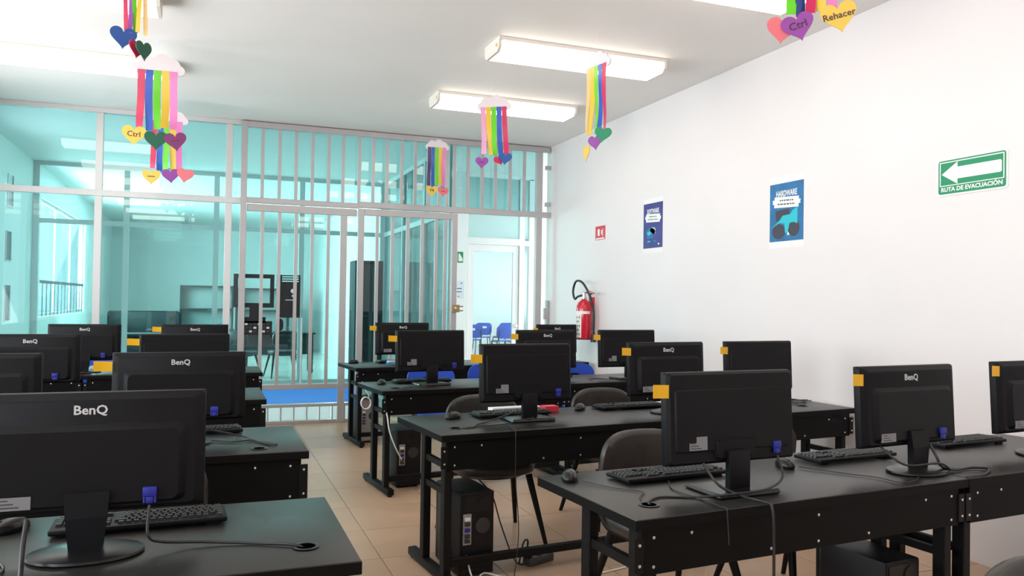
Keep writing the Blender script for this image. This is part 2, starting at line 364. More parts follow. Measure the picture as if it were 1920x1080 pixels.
# side glass wall between that room and the corridor
w = stext('window_12', 'glass side wall running back from the sliding gate', 'partition', (XS, 0, 0))
for y in (YP+.14, 10.6, 11.9, Y2+.05): MB().box(-.03, .03, y-.035, y+.035, 0, H).build('mullion', M_frame, w)
MB().box(-.028, .028, YP+.1, Y2, 2.44, 2.51).build('transom_rail', M_frame, w); MB().box(-.028, .028, YP+.1, Y2, 0, .08).build('sill_rail', M_frame, w); MB().box(-.028, .028, YP+.1, Y2, H-.06, H).build('head_rail', M_frame, w)
for y0, y1 in ((YP+.175, 10.565), (10.635, 11.865), (11.935, Y2)):
    for z0, z1 in ((.08, 2.44), (2.51, H-.06)): MB().box(-.003, .003, y0, y1, z0, z1).build('pane', M_glass2, w)
# corridor end wall with the white door
struct(MB().box(XS+.03, 3.60, YH, YH+.1, 0, H).box(4.72, 9.6, YH, YH+.1, 0, H).build('wall_corridor_end', M_white))
w = stext('door_1', 'white framed glass door with transom and sidelight', 'door', (0, YH+.04, 0))
f = MB(); f.box(3.60, 3.66, -.04, .04, 0, H-.05).box(4.50, 4.585, -.04, .04, 0, H-.05).box(4.66, 4.72, -.04, .04, 0, H-.05).box(3.66, 4.50, -.04, .04, 2.26, 2.36).box(4.585, 4.66, -.04, .04, 2.26, 2.34).box(3.60, 4.72, -.04, .04, H-.06, H)
f.build('door_frame', M_white, w)
l = MB(); l.box(3.67, 3.76, -.02, .02, .02, 2.25).box(4.40, 4.49, -.02, .02, .02, 2.25).box(3.76, 4.40, -.02, .02, 2.15, 2.25).box(3.76, 4.40, -.02, .02, .02, .14)
dl = l.build('door_leaf', M_white, w)
MB().lathe([(.012, 0), (.012, .03), (.028, .035), (.030, .055), (.02, .068)], 16, Matrix.Translation((4.445, -.02, 1.02)) @ Matrix.Rotation(PI/2, 4, 'X')).build('door_knob', M_screw, dl, 40)
pane(3.76, 4.40, .14, 2.15, m=M_glass3, par=w); pane(3.66, 4.50, 2.36, H-.06, m=M_glass2, par=w); pane(4.585, 4.66, .02, 2.26, m=M_glass3, par=w); pane(4.585, 4.66, 2.34, H-.06, m=M_glass2, par=w)
struct(MB().box(9.6, 9.7, YH+.1, YF, 0, 1.0).box(9.6, 9.7, YH+.1, YF, 2.8, H).build('wall_far_right', M_fwall))
struct(MB().box(XS-.03, XS+.07, Y2+.1, YF, 0, H).build('wall_far_divider', M_fwall))
# corridor notices
t = thing('exit_sign', 'green emergency exit sign with running figure on corridor wall', 'sign', (3.50, YH-.002, 1.0+1.41-.36))
Mx = FACE_CAM
flat(rrect(.17, .165, .01), .003).build('plate', M_green, t, M=Mx)
Mz = Matrix.Translation((0, -.0035, 0)) @ FACE_CAM
flat([(.01, -.06), (.075, -.06), (.075, -.02), (.03, .055), (.01, .055)], .001).build('door_symbol', M_signw, t, M=Mz)
f = MB(); f.lathe([(.012, 0), (.012, .001)], 14, Matrix.Translation((-.045, .05, 0))); f.prism([(-.06, .03), (-.03, .035), (-.025, 0), (-.045, -.005)], 0, .001); f.prism([(-.045, 0), (-.028, 0), (-.015, -.05), (-.028, -.055)], 0, .001); f.prism([(-.045, 0), (-.03, -.002), (-.06, -.05), (-.075, -.045)], 0, .001); f.prism([(-.058, .03), (-.05, .034), (-.07, -.002), (-.079, .002)], 0, .001); f.prism([(-.035, .03), (-.03, .018), (-.005, .01), (-.003, .02)], 0, .001)
f.build('figure_symbol', M_signw, t, M=Mz)
t = thing('notice_sheet', 'white printed notice taped beside the white door', 'notice', (3.52, YH-.002, 1.56))
flat(rrect(.17, .27, .004), .001).build('sheet', mat('notice_paper', (.75, .77, .86), .6), t, M=FACE_CAM)
for k, (x, y, wd, c) in enumerate([(-.045, .1, .03, M_bar), (.045, .1, .025, M_bar), (-.06, .01, .012, M_red2), (-.05, -.08, .03, M_red2), (.0, -.1, .03, M_red2), (.01, .02, .08, M_hole), (.01, -.03, .08, M_hole)]):
    flat([(x-wd/2, y-.006), (x+wd/2, y-.006), (x+wd/2, y+.006), (x-wd/2, y+.006)], .0006).build('print', c, t, M=Matrix.Translation((0, -.0015, 0)) @ FACE_CAM)

# ------------------------------------------------------------------ chairs
def leg_tube(p0, p1, r0, r1): return MB().tube([p0, p1], [r0, r1], 10)
def pad(w, d, th, curve, M, nx=10, ny=8, sag=0.):
    # an upholstered pad: superellipse outline, domed on the top, optional curve about y
    rings = []; N = 36
    for s, z in ((.86, -.5), (.97, -.36), (1., 0), (.97, .34), (.85, .5), (.5, .56), (.04, .57)):
        ring = []
        for k in range(N):
            a = 2*PI*k/N; ca, sa = math.cos(a), math.sin(a); e = 2/3.2
            x = w/2*s*math.copysign(abs(ca)**e, ca); y = d/2*s*math.copysign(abs(sa)**e, sa)
            ring.append((x, y, z*th + curve*(2*x/w)**2 - sag*(2*y/d)))
        rings.append(ring)
    return MB().loft(rings, True, M)
def office_chair(label, loc, rz, group):
    t = thing('visitor_chair', label, 'chair', loc, rz, group)     # faces -Y (towards the desk)
    pad(.50, .46, .075, .012, Matrix.Translation((0, 0, .435))).build('seat', M_leather, t, 60)
    MB().lathe([(.20, .385), (.215, .40), (.21, .412)], 28, sy=.95).build('seat_shell', M_steel, t, 50)
    pad(.47, .31, .05, .05, Matrix.Translation((0, .245, .672)) @ Matrix.Rotation(math.radians(98), 4, 'X') ).build('backrest', M_leather, t, 60)
    for s in (-1, 1):
        MB().tube(crom([(s*.2, -.02, .40), (s*.2, .18, .405), (s*.195, .27, .50), (s*.185, .29, .64)], 5), .013, 8).build('back_support', M_steel, t, 60)
        leg_tube((s*.19, -.15, .40), (s*.27, -.25, .0), .021, .012).build('leg', M_steel, t, 60)
        leg_tube((s*.19, .15, .40), (s*.255, .28, .0), .021, .012).build('leg', M_steel, t, 60)
    return t
def blue_chair(label, loc, rz, group):
    t = thing('blue_chair', label, 'chair', loc, rz, group)
    pad(.43, .42, .022, .01, Matrix.Translation((0, 0, .44))).build('seat', M_blue, t, 60)
    # curved back shell with a hand hole
    out = [(x, y) for x, y in rrect(.44, .32, .10, 7)]; N = len(out); inn = [(.085*math.cos(math.atan2(y, x)), .045+.032*math.sin(math.atan2(y, x))) for x, y in out]
    b = MB(); rings = []
    for pts, off in ((inn, .0), (out, .0), (out, .014), (inn, .014)):
        rings.append([(x, .20+.03*(1-(x/.22)**2)+off+(y+.16)*.12, .66+y) for x, y in pts])
    rings.append(rings[0]); b.loft(rings, cap=False); b.build('backrest', M_blue, t, 50)
    for s in (-1, 1):
        MB().tube(crom([(s*.17, .28, .70), (s*.18, .25, .52), (s*.18, .19, .43), (s*.18, -.17, .425)], 5), .011, 8).build('side_frame', M_steel, t, 60)
        leg_tube((s*.18, -.15, .425), (s*.215, -.23, .0), .012, .011).build('leg', M_steel, t, 60)
        leg_tube((s*.18, .17, .425), (s*.215, .25, .0), .012, .011).build('leg', M_steel, t, 60)
    return t
VG, BG = 'black visitor chairs behind the desks', 'blue plastic chairs in the computer room'
c0 = office_chair('black padded chair tucked behind aisle end of nearest right desk', (1.90, 3.02, 0), math.radians(4), VG)
copy_tree(c0, (2.64, 3.10, 0), math.radians(9), 'black padded chair behind the round-based monitor of nearest right row')
copy_tree(c0, (1.585, 4.48, 0), math.radians(-3), 'black padded chair with whole seat visible beneath second right desk')
copy_tree(c0, (2.52, 4.66, 0), math.radians(3), 'black padded chair behind keyboard in middle of second right row')
copy_tree(c0, (-.22, 3.02, 0), 0, 'dark chair peeking out right of the large foreground monitor')
copy_tree(c0, (1.84, 1.10, 0), math.radians(-8), 'chair back cut off at the bottom right corner')
b0 = blue_chair('blue plastic chair half hidden behind monitor in third right row', (1.86, 6.55, 0), math.radians(5), BG)
copy_tree(b0, (2.45, 6.70, 0), math.radians(2), 'blue plastic chair showing a sliver left of doorway monitor')
copy_tree(b0, (3.28, 6.62, .0), math.radians(6), 'blue plastic chair with hand hole below the fire extinguisher')
copy_tree(b0, (-.97, 8.30, 0), 0, 'blue plastic chair behind the farthest left desk')
FG = 'blue chairs in the classroom beyond the door'
for k, (px_, y, rz, lab) in enumerate([(6.05, 18.5, 2.9, 'blue chair beyond the white door, leftmost in front'), (6.60, 18.0, 3.2, 'blue chair beyond the white door, front middle'), (6.75, 19.9, 3.0, 'blue chair beyond the white door, rear left'), (7.35, 20.0, 3.3, 'blue chair beyond the white door, rear right'), (7.85, 19.0, 3.0, 'blue chair beyond the door sidelight')]):
    copy_tree(b0, (px_, y, .0), rz, lab, FG)

# ------------------------------------------------------------------ desks
def desk(label, loc, rz, L, D, group, pb=.57, grom=()):
    """local frame: origin = front-left floor corner, x along the row, y away from the camera"""
    t = thing('computer_desk', label, 'desk', loc, rz, group)
    MB().bbox(0, L, 0, D, .720, .75, b=.003).build('desktop', M_top, t, 40)
    MB().box(.001, L-.001, -.0015, .004, .716, .7465).box(-.0015, .004, .001, D-.001, .716, .7465).box(L-.004, L+.0007, .001, D-.001, .716, .7465).build('edge_band', M_panel, t)
    MB().bbox(.03, L-.03, .018, .034, pb, .718, b=.002, seg=1).build('modesty_panel', M_panel, t)
    for x0 in (.002, L-.036):
        br = MB().bbox(x0, x0+.034, .012, .02, pb+.012, .69, b=.002, seg=1).build('end_bracket', M_steel, t)
        for z in (pb+.035, .668): MB().lathe([(.0055, 0), (.005, .003), (.002, .004)], 10, Matrix.Translation((x0+.017, .012, z)) @ Matrix.Rotation(PI/2, 4, 'X')).build('screw', M_screw, br, 40)
    for k, x in enumerate([.075, .22, L*.36, L*.5, L*.66, L-.22, L-.075]):
        for z in ((.685, pb+.025) if k in (0, 3, 6) else (.685 if k % 2 else pb+.025,)):
            MB().lathe([(.0055, 0), (.005, .003), (.002, .004)], 10, Matrix.Translation((x, .018, z)) @ Matrix.Rotation(PI/2, 4, 'X')).build('screw', M_screw, t, 40)
    for x in (.055, L-.055):
        for y in (.07, .36): MB().bbox(x-.02, x+.02, y-.027, y+.027, .04, .718, b=.004, seg=1).build('leg_post', M_steel, t)
        MB().bbox(x-.025, x+.025, -.06, .56, .012, .055, b=.008).build('foot', M_steel, t, 40)
        for y in (-.03, .53): MB().lathe([(.014, 0), (.016, .006), (.012, .013)], 12, Matrix.Translation((x, y, 0))).build('glide', M_gloss, t, 40)
        for z in (.57, .44): MB().box(x-.012, x+.012, .097, .333, z, z+.03).build('cross_bar', M_steel, t)
    MB().bbox(.075, L-.075, .05, .085, .085, .125, b=.003, seg=1).build('stretcher', M_steel, t)
    for gx, gy in grom:
        gr = MB()
        gr.loft([[(gx+r*math.cos(a), gy+r*math.sin(a), z) for a in [2*PI*k/24 for k in range(24)]] for r, z in ((.033, .7495), (.035, .7535), (.031, .7545), (.025, .7535))], False).build('grommet', M_gloss, t, 40)
        MB().lathe([(.025, .7497), (.025, .7518)], 20, Matrix.Translation((gx, gy, 0))).build('grommet_hole_shade', mat('grommet_shade_black', (.001, .001, .001), .9, spec=.0), t, 40)  # matt black disc stands in for the shade down the hole
    return t
RG, LG = 'desks of the right block', 'desks of the left block'
rows = [('first', 1.226, 2.127, 4.7, 1.385, .65, [(.14, .135)]), ('second', 1.075, 3.745, 5.6, 1.44, .68, [(.14, .17)]), ('third', 1.178, 5.655, 6., 1.385, .64, [(.14, .14)]), ('fourth', 1.322, 7.575, 6., 1.31, .66, [])]
for nm, x, y, a, L, D, gr in rows:
    r = math.radians(a); L, L2 = 2*L*.553, 2*L*.447-.03
    desk('black computer desk at aisle end of %s right-hand row' % nm, (x, y, 0), r, L, D, RG, grom=gr)
    desk('black computer desk against the white wall in %s right-hand row' % nm, (x+(L+.004)*math.cos(r), y+(L+.004)*math.sin(r), 0), r, L2, D, RG, grom=[(1.0, .2)] if gr else [])
for nm, x, y, D, gr in [('first', .375, 2.015, .685, [(1.28, .155)]), ('second', .42, 3.53, .71, [(1.2, .1)]), ('third', .366, 5.38, .71, []), ('fourth', .46, 7.30, .64, [])]:
    desk('black computer desk at aisle end of %s left-hand row' % nm, (x-1.4, y, 0), 0, 1.4, D, LG, .53, grom=gr)
    desk('black computer desk at far left end of %s left-hand row' % nm, (x-1.4-1.32, y, 0), 0, 1.315, D, LG, .53)

# ------------------------------------------------------------------ monitors
LOGO = text_mesh('BenQ', .034, .0004, bold=.0007); LOGO.name = 'logo'; LOGO.materials.append(M_logo)
def back_rect(w, h, cz, y, r=.012): return [(x, y, z) for x, z in rrect(w, h, r, 3, 0, cz)]
def panel_parts(t, kind):
    P = Matrix.Translation((0, .0, .10)) @ Matrix.Rotation(math.radians(-3), 4, 'X')
    CZ = .16
    MB().bbox(-.2775, .2775, -.004, .018, 0, .32, b=.004).build('bezel', M_plast, t, 40, M=P)
    MB().box(-.2625, .2625, .0183, .0192, .022, .306).build('screen', M_screen, t, M=P)
    if kind == 'A':
        sh = MB().loft([back_rect(.554, .319, CZ, -.003), back_rect(.551, .316, CZ, -.012), back_rect(.502, .285, CZ-.003, -.028)]).build('back_shell', M_plast, t, 30, M=P)
        MB().loft([back_rect(.46, .215, .128, -.0275, .02), back_rect(.425, .190, .124, -.046, .02)]).build('rear_hump', M_plast, sh, 30)
        ly = -.0285; link('logo', LOGO, None, t, P @ Matrix.Translation((.0, ly, .272)) @ FACE_CAM)
        by = -.047
    else:
        sh = MB().loft([back_rect(.554, .319, CZ, -.003), back_rect(.552, .317, CZ, -.014), back_rect(.532, .300, CZ, -.024)]).build('back_shell', M_plast, t, 30, M=P)
        MB().loft([back_rect(.50, .215, .152, -.0235, .008), back_rect(.49, .207, .152, -.030, .008)]).build('rear_hump', M_plast, sh, 30)
        MB().loft([back_rect(.17, .07, .052, -.0235, .008), back_rect(.16, .06, .052, -.038, .008)]).build('stand_cover', M_plast, sh, 30)
        by = -.031
    lb = MB().box(-.205, -.125, by-.0006, by+.004, .025, .058).build('rating_label', M_label, t, M=P) if kind == 'A' else MB().box(-.195, -.120, -.0306, -.026, .052, .078).box(-.165, -.120, -.0306, -.026, .078, .098).build('rating_label', M_label, t, M=P)
    for k in range(3):
        x0, yb = (-.195, by-.0009) if kind == 'A' else (-.190, -.0309)
        MB().box(x0, x0+.045-.012*k, yb, yb+.0004, .031+.009*k+(.026 if kind == 'B' else 0), .034+.009*k+(.026 if kind == 'B' else 0)).build('print', M_bar, lb)
    yy = by if kind == 'A' else -.024
    px0 = .128 if kind == 'A' else .17
    v = MB().bbox(px0, px0+.034, yy-.012, yy+.002, .040, .066, b=.003).build('video_plug', M_vga, t, 40, M=P)
    MB().bbox(px0+.008, px0+.026, yy-.011, yy-.001, .022, .040, b=.003).build('plug_boot', M_vga, v, 40)
    for s in (-1, 1): MB().tube([(px0+.017+s*.013, yy-.007, .024), (px0+.017+s*.013, yy-.007, .041)], .003, 8).build('thumb_screw', M_vga, v, 40)
def make_monitor(kind, label, loc, rz):
    t = thing('computer_monitor', label, 'monitor', loc, rz, 'black computer monitors seen from behind')
    panel_parts(t, kind)
    if kind == 'A':
        MB().loft([[(-.038, -.062, .015), (.038, -.062, .015), (.038, -.03, .015), (-.038, -.03, .015)], [(-.047, -.062, .10), (.047, -.062, .10), (.047, -.035, .10), (-.047, -.035, .10)], [(-.052, -.055, .165), (.052, -.055, .165), (.052, -.035, .165), (-.052, -.035, .165)]]).build('neck', M_plast, t)
        MB().lathe([(.130, 0), (.136, .004), (.134, .010), (.10, .017), (.03, .020)], 40, Matrix.Translation((0, -.045, 0)), sy=.74).build('base', M_gloss, t, 30)
    else:
        MB().bbox(-.045, .045, -.055, -.028, .010, .15, b=.004).build('neck', M_plast, t, 40)
        MB().loft([[(-.125, -.105, 0), (.125, -.105, 0), (.125, .085, 0), (-.125, .085, 0)], [(-.13, -.11, .006), (.13, -.11, .006), (.13, .09, .006), (-.13, .09, .006)], [(-.125, -.105, .019), (.125, -.105, .019), (.12, .085, .012), (-.12, .085, .012)]]).build('base', M_gloss, t)
    return t
MON = [ # X, Y of panel, yaw, kind, note, label
 (1.740, 2.37, 3, 'B', 1, 'near black monitor on rectangular stand at aisle end of first right row'),
 (2.657, 2.45, 5, 'A', 1, 'black monitor on round stand in middle of first right row'),
 (3.537, 2.56, 5, 'A', 1, 'black monitor cut by the right edge of the picture'),
 (1.664, 4.12, 4, 'B', 1, 'black monitor on rectangular stand at aisle end of second right row'),
 (2.617, 4.20, 5, 'A', 1, 'black monitor with logo in middle of second right row'),
 (3.352, 4.27, 5, 'B', 1, 'black monitor nearest the wall in second right row'),
 (1.620, 6.00, 4, 'B', 1, 'black monitor at aisle end of third right row, blue chair behind'),
 (2.635, 6.08, 5, 'A', 1, 'black monitor with logo in third right row before the doorway'),
 (3.40, 6.10, 2, 'B', 1, 'black monitor below the fire extinguisher in third right row'),
 (1.840, 7.90, 4, 'A', 1, 'distant black monitor at aisle end of fourth right row'),
 (3.54, 7.90, 4, 'A', 1, 'distant black monitor near the gate post in fourth right row'),
 (-.276, 2.32, 0, 'A', 0, 'large foreground black monitor with silver logo on first left desk'),
 (-.108, 3.88, 0, 'A', 1, 'black monitor with silver logo at aisle end of second left row'),
 (-.930, 3.88, 0, 'A', 0, 'black monitor cut by left picture edge in second left row'),
 (-.135, 5.72, 1, 'B', 1, 'black monitor without logo at aisle end of third left row'),
 (-1.028, 5.72, 0, 'A', 0, 'black monitor with logo at left edge of third left row'),
 (-.970, 7.62, 1, 'A', 0, 'distant black monitor at left of fourth left row'),
 (-.100, 7.62, 1, 'A', 1, 'distant black monitor at aisle end of fourth left row'),
]
proto = {}
for (x, y, a, kind, note, lab) in MON:
    r = math.radians(a)
    if kind in proto: m = copy_tree(proto[kind], (x, y, .7512), r, lab)
    else: m = proto[kind] = make_monitor(kind, lab, (x, y, .7512), r)
    if x < .5: m.scale.z = .965
    if (x, y) == (3.54, 7.90): m.scale = (.87, 1, .97)
    if note:
        hz = {(1.664, 4.12): -.04, (2.657, 2.45): -.012, (1.74, 2.37): -.024, (3.537, 2.56): -.002}.get((x, y), -.015+random.uniform(-.012, .008))
        n = MB()
        ptsn = [(-.292+.0, .0), (-.236, .0)]
        for i in range(6): pass
        vs = []; fs = []
        for i in range(7):
            u = i/6; cx = -.347+.072*u; yy = -.020+.004*u-.010*(1-u)**2
            for z in (.36+hz, .405+hz): vs += [(cx, yy, z+.004*(1-u)), (cx, yy+.0012, z+.004*(1-u))]
        for i in range(6):
            a_ = i*4; b_ = a_+4
            fs += [(a_, b_, b_+2, a_+2), (a_+1, a_+3, b_+3, b_+1), (a_, a_+1, b_+1, b_), (a_+2, b_+2, b_+3, a_+3)]
        fs += [(0, 2, 3, 1), (24, 25, 27, 26)]
        o = MB().add(vs, fs).build('sticky_note', M_note, None, 40); o.location = (x, y, .75); o.rotation_euler = (0, 0, r)
        if (x, y) == (3.54, 7.90): o.scale = (.87, 1, .97)
        if x < .5: o.scale.z = .97
        tag(o, 'yellow sticky note on ' + lab.replace('black ', '').split(' on rect')[0].split(' on round')[0].replace(' with silver logo', '').replace(' with logo', '') + ({'near': ' nearest camera'}.get(lab.split()[0], '')), 'sticky note', 'yellow notes on monitor corners')
notes = [o for o in COL.objects if o.name.startswith('sticky_note')]
NL = ['large yellow sticky note left of the near rectangular-stand monitor', 'yellow sticky note on the first right row monitor with round stand', 'yellow sticky note on the monitor cut by the right edge', 'yellow sticky note in front of the far doorway chairs', 'yellow sticky note on second right row monitor with logo', 'yellow sticky note against the white wall, second right row', 'yellow sticky note on aisle end monitor of third right row', 'yellow sticky note on the monitor right of the doorway', 'yellow sticky note overlapping the fire extinguisher base', 'yellow sticky note on farthest aisle end monitor before sliding gate', 'small yellow sticky note beside the gate post', 'yellow sticky note at aisle end of second left row', 'yellow sticky note at aisle end of third left row', 'small yellow sticky note on fourth left row monitor']
for o, l in zip(notes, NL): o['label'] = l

# ------------------------------------------------------------------ keyboards and mice
KW = [[1]*1+[0]+[1]*4+[0]+[1]*4+[0]+[1]*4]
def key_layout():
    out = []; pitch = .0192
    for r in range(6):
        y = .052-.0205*r - (.004 if r else 0)
        if r == 0: xs = [(0, 1)] + [(2+k+.25*(k//4), 1) for k in range(12)]
        elif r == 1: xs = [(k, 1) for k in range(13)] + [(13, 2)]
        elif r == 2: xs = [(0, 1.5)] + [(1.5+k, 1) for k in range(12)] + [(13.5, 1.5)]
        elif r == 3: xs = [(0, 1.75)] + [(1.75+k, 1) for k in range(11)] + [(12.75, 2.25)]
        elif r == 4: xs = [(0, 2.25)] + [(2.25+k, 1) for k in range(10)] + [(12.25, 2.75)]
        else: xs = [(0, 1.25), (1.25, 1.25), (2.5, 1.25), (3.75, 6), (9.75, 1.25), (11, 1.25), (12.25, 1.25), (13.5, 1.5)]
        xs += [(15.3+k, 1) for k in range(3)] if r != 3 and r != 4 else ([(16.3, 1)] if r == 4 else [])
        if r: xs += [(18.6+k, 1) for k in range(4)]
        for a, wd in xs: out.append(((a+wd/2)*pitch-.218, y, wd*pitch-.0025))
    return out
KEYS = key_layout(); KM = {}
KP = Matrix.Translation((0, 0, .0)) @ Matrix.Rotation(math.radians(1), 4, 'X')
# keyboard is turned so that its top row faces the monitor (towards -Y)
def keyboard(label, loc, rz, detail):
    t = thing('keyboard', label, 'keyboard', loc, rz+PI, 'black keyboards on the desks')
    b = MB().bbox(-.228, .228, -.078, .072, .006, .021, b=.005).build('body', M_plast, t, 40, M=KP)
    for s in (-1, 1): MB().box(s*.19-.02, s*.19+.02, .045, .06, -.0, .012).build('foot', M_plast, t)
    if detail:
        for x, y, wd in KEYS:
            k = round(wd, 4)
            if k not in KM:
                KM[k] = MB().loft([[(-wd/2, -.0085, 0), (wd/2, -.0085, 0), (wd/2, .0085, 0), (-wd/2, .0085, 0)], [(-wd/2+.002, -.0065, .008), (wd/2-.002, -.0065, .008), (wd/2-.002, .0068, .008), (-wd/2+.002, .0068, .008)]]).mesh('key'); KM[k].materials.append(M_key)
            link('key', KM[k], None, t, KP @ Matrix.Translation((x, y-.003, .0205)))
    else:
        if 'all' not in KM:
            m = MB()
            for x, y, wd in KEYS: m.loft([[(x-wd/2, y-.0115, .0205), (x+wd/2, y-.0115, .0205), (x+wd/2, y+.0055, .0205), (x-wd/2, y+.0055, .0205)], [(x-wd/2+.002, y-.0095, .0285), (x+wd/2-.002, y-.0095, .0285), (x+wd/2-.002, y+.0038, .0285), (x-wd/2+.002, y+.0038, .0285)]])
            KM['all'] = m.mesh('keys'); KM['all'].materials.append(M_key)
        k = link('keys', KM['all'], None, t, KP); k['kind'] = 'stuff'
    return t
for (x, y, a, d, lab) in [(1.645, 2.625, 5, 1, 'black keyboard behind the rectangular monitor stand, nearest right row'), (2.59, 2.71, 5, 1, 'black keyboard behind the round monitor stand, nearest right row'), (3.42, 2.83, 5, 0, 'black keyboard at the right edge of the picture'),
    (1.64, 4.29, 6, 0, 'black keyboard with papers behind it at aisle end of second right row'), (2.47, 4.40, 5, 0, 'black keyboard in middle of second right row'), (-.165, 2.525, 2, 1, 'black keyboard behind the large foreground monitor'),
    (1.60, 6.18, 5, 0, 'dark keyboard at aisle end of third right row'), (1.86, 8.13, 5, 0, 'dark keyboard under farthest aisle end monitor'), (-.06, 4.12, 3, 0, 'keyboard edge showing beside second left row monitor'), (2.72, 6.3, 6, 0, 'keyboard in middle of third right row before blue chair')]:
    keyboard(lab, (x, y, .75), math.radians(a), d)
def mouse(label, loc, rz):
    t = thing('computer_mouse', label, 'mouse', loc, rz, 'black computer mice')
    rings = []
    prof = [(.0, .03), (.25, .75), (.55, 1.), (.8, .9), (.95, .62), (1., .1)]
    N = 20
    for zf, s in ((.0, .92), (.15, 1.), (.45, .97), (.75, .78), (.93, .5), (1., .12)):
        ring = []
        for k in range(N):
            a = 2*PI*k/N; ca, sa = math.cos(a), math.sin(a)
            x = .031*s*math.copysign(abs(ca)**.8, ca)*(1-.12*sa*sa); y = .054*s*math.copysign(abs(sa)**.85, sa)
            ring.append((x, y, .001+zf*(.037+.10*(-y)*.6)))
        rings.append(ring)
    MB().loft(rings).build('body', M_gloss, t, 50)
    MB().lathe([(.008, -.0035), (.0085, 0), (.008, .0035)], 14, Matrix.Translation((0, .026, .029)) @ Matrix.Rotation(PI/2, 4, 'Y')).build('wheel', M_key, t, 40)
    return t
for (x, y, a, lab) in [(1.262, 2.685, 150, 'black mouse at aisle corner of nearest right desk'), (2.205, 2.64, 170, 'black mouse between the two keyboards of nearest right row'), (1.282, 4.255, 120, 'black mouse at aisle end of second right desk'), (2.13, 4.40, 140, 'black mouse beside keyboard in middle of second right row'), (1.265, 6.12, 160, 'small mouse on aisle end of third right desk'), (1.39, 8.13, 100, 'small dark mouse on farthest right desk'), (-.50, 2.56, 130, 'black mouse at left edge beside foreground monitor')]:
    mouse(lab, (x, y, .75), math.radians(a))

# ------------------------------------------------------------------ computer towers
def tower(label, loc, rz, light=False):
    t = thing('computer_tower', label, 'computer tower', loc, rz, 'computer towers under the desks')   # back faces -Y
    MB().bbox(-.095, .095, (.004), .32, .012, .43, b=.006).build('case', M_case, t, 40)
    MB().bbox(-.095, .095, .31, .35, .012, .43, b=.012).build('front_panel', M_gloss, t, 40)
    for x in (-.07, .07):
        for y in (.05, .28): MB().lathe([(.016, 0), (.018, .012)], 12, Matrix.Translation((x, y, 0))).build('rubber_foot', M_gloss, t, 40)
    bp = MB().box(-.088, .088, 0, .005, .02, .424).build('back_plate', M_io if light else M_case, t)
    MB().box(-.08, .08, -.003, 0, .335, .415).build('power_supply', M_io if light else M_gloss, t)
    MB().lathe([(.034, 0), (.034, .004), (.028, .004), (.006, .003)], 20, Matrix.Translation((.035, -.003, .375)) @ Matrix.Rotation(PI/2, 4, 'X')).build('fan_grille', M_screw if light else M_gloss, t, 40)
    io = MB().box(-.08, -.035, -.004, 0, .17, .325).build('port_panel', M_io, t)
    for k, (z, m) in enumerate([(.30, M_cabw), (.275, M_bar), (.245, M_vga), (.215, M_bar), (.19, M_bar)]): MB().bbox(-.073, -.045, -.016, -.003, z-.009, z+.009, b=.002).build('port', m, io, 40)
    MB().lathe([(.04, 0), (.04, .003), (.01, .003)], 20, Matrix.Translation((.03, -.0, .26)) @ Matrix.Rotation(PI/2, 4, 'X')).build('exhaust_fan', M_bar, t, 40)
    for k in range(5): MB().box(-.08, .03, -.003, 0, .04+.022*k, .052+.022*k).build('slot_cover', M_io if light else M_case, t)
    return t
tower('black computer tower standing behind the second right desk leg', (1.305, 3.87, .0), math.radians(5.6))
tower('black computer tower with blue plug behind third right desk leg', (1.43, 5.86, .0), math.radians(6))
tower('computer tower with bare metal back behind fourth right desk leg', (1.50, 7.80, .0), math.radians(6), True)
tower('black computer tower under wall end of nearest right desk', (2.525, 2.345, .0), math.radians(4.7))
tower('black computer tower under second left desk', (.12, 3.75, .0), 0)

# ------------------------------------------------------------------ cables
def cable(label, pts, r=.0035, m=None, cat='cable', name='cable'):
    return tag(MB().tube(crom(pts), r, 7).build(name, m or M_cable, None, 60), label, cat)
TZ = .755
cable('black video cable from foreground monitor to desk grommet', [(-.131, 2.262, .868), (-.131, 2.235, .80), (-.10, 2.25, .775), (.0, 2.265, TZ+.006), (.12, 2.235, TZ), (.22, 2.185, TZ+.001), (.255, 2.172, .745)], .004)
cable('thick black power cable hanging over front edge of foreground desk', [(-.405, 2.255, .855), (-.405, 2.22, .80), (-.395, 2.15, .762), (-.38, 2.05, .76), (-.375, 2.008, .75), (-.375, 1.998, .70), (-.37, 1.996, .5), (-.37, 1.995, .3)], .006)
cable('thin cable curling on foreground desk at left edge', [(-.56, 2.33, TZ), (-.48, 2.28, TZ), (-.44, 2.2, TZ), (-.46, 2.12, TZ), (-.52, 2.08, TZ)], .003)
cable('black power cable hanging over front of nearest right desk', [(1.60, 2.33, .86), (1.62, 2.27, .80), (1.68, 2.24, .768), (1.72, 2.20, .758), (1.735, 2.155, .757), (1.737, 2.140, .745), (1.738, 2.133, .68), (1.738, 2.13, .5), (1.73, 2.13, .3)], .005)
cable('black video cable curving into grommet on nearest right desk', [(1.925, 2.345, .868), (1.92, 2.31, .80), (1.80, 2.235, .783), (1.66, 2.225, .777), (1.55, 2.30, TZ+.001), (1.44, 2.34, TZ), (1.37, 2.30, TZ), (1.36, 2.275, .748)], .004)
cable('thin mouse cable at aisle corner of nearest right desk', [(1.285, 2.63, .758), (1.34, 2.52, TZ), (1.38, 2.47, TZ), (1.42, 2.42, TZ), (1.37, 2.36, TZ), (1.345, 2.285, .748)], .002)
cable('thin keyboard cable crossing front of nearest right desk', [(1.60, 2.55, TZ), (1.54, 2.42, TZ), (1.555, 2.28, TZ), (1.56, 2.17, TZ), (1.565, 2.148, TZ), (1.565, 2.143, .735), (1.57, 2.14, .64)], .0025)
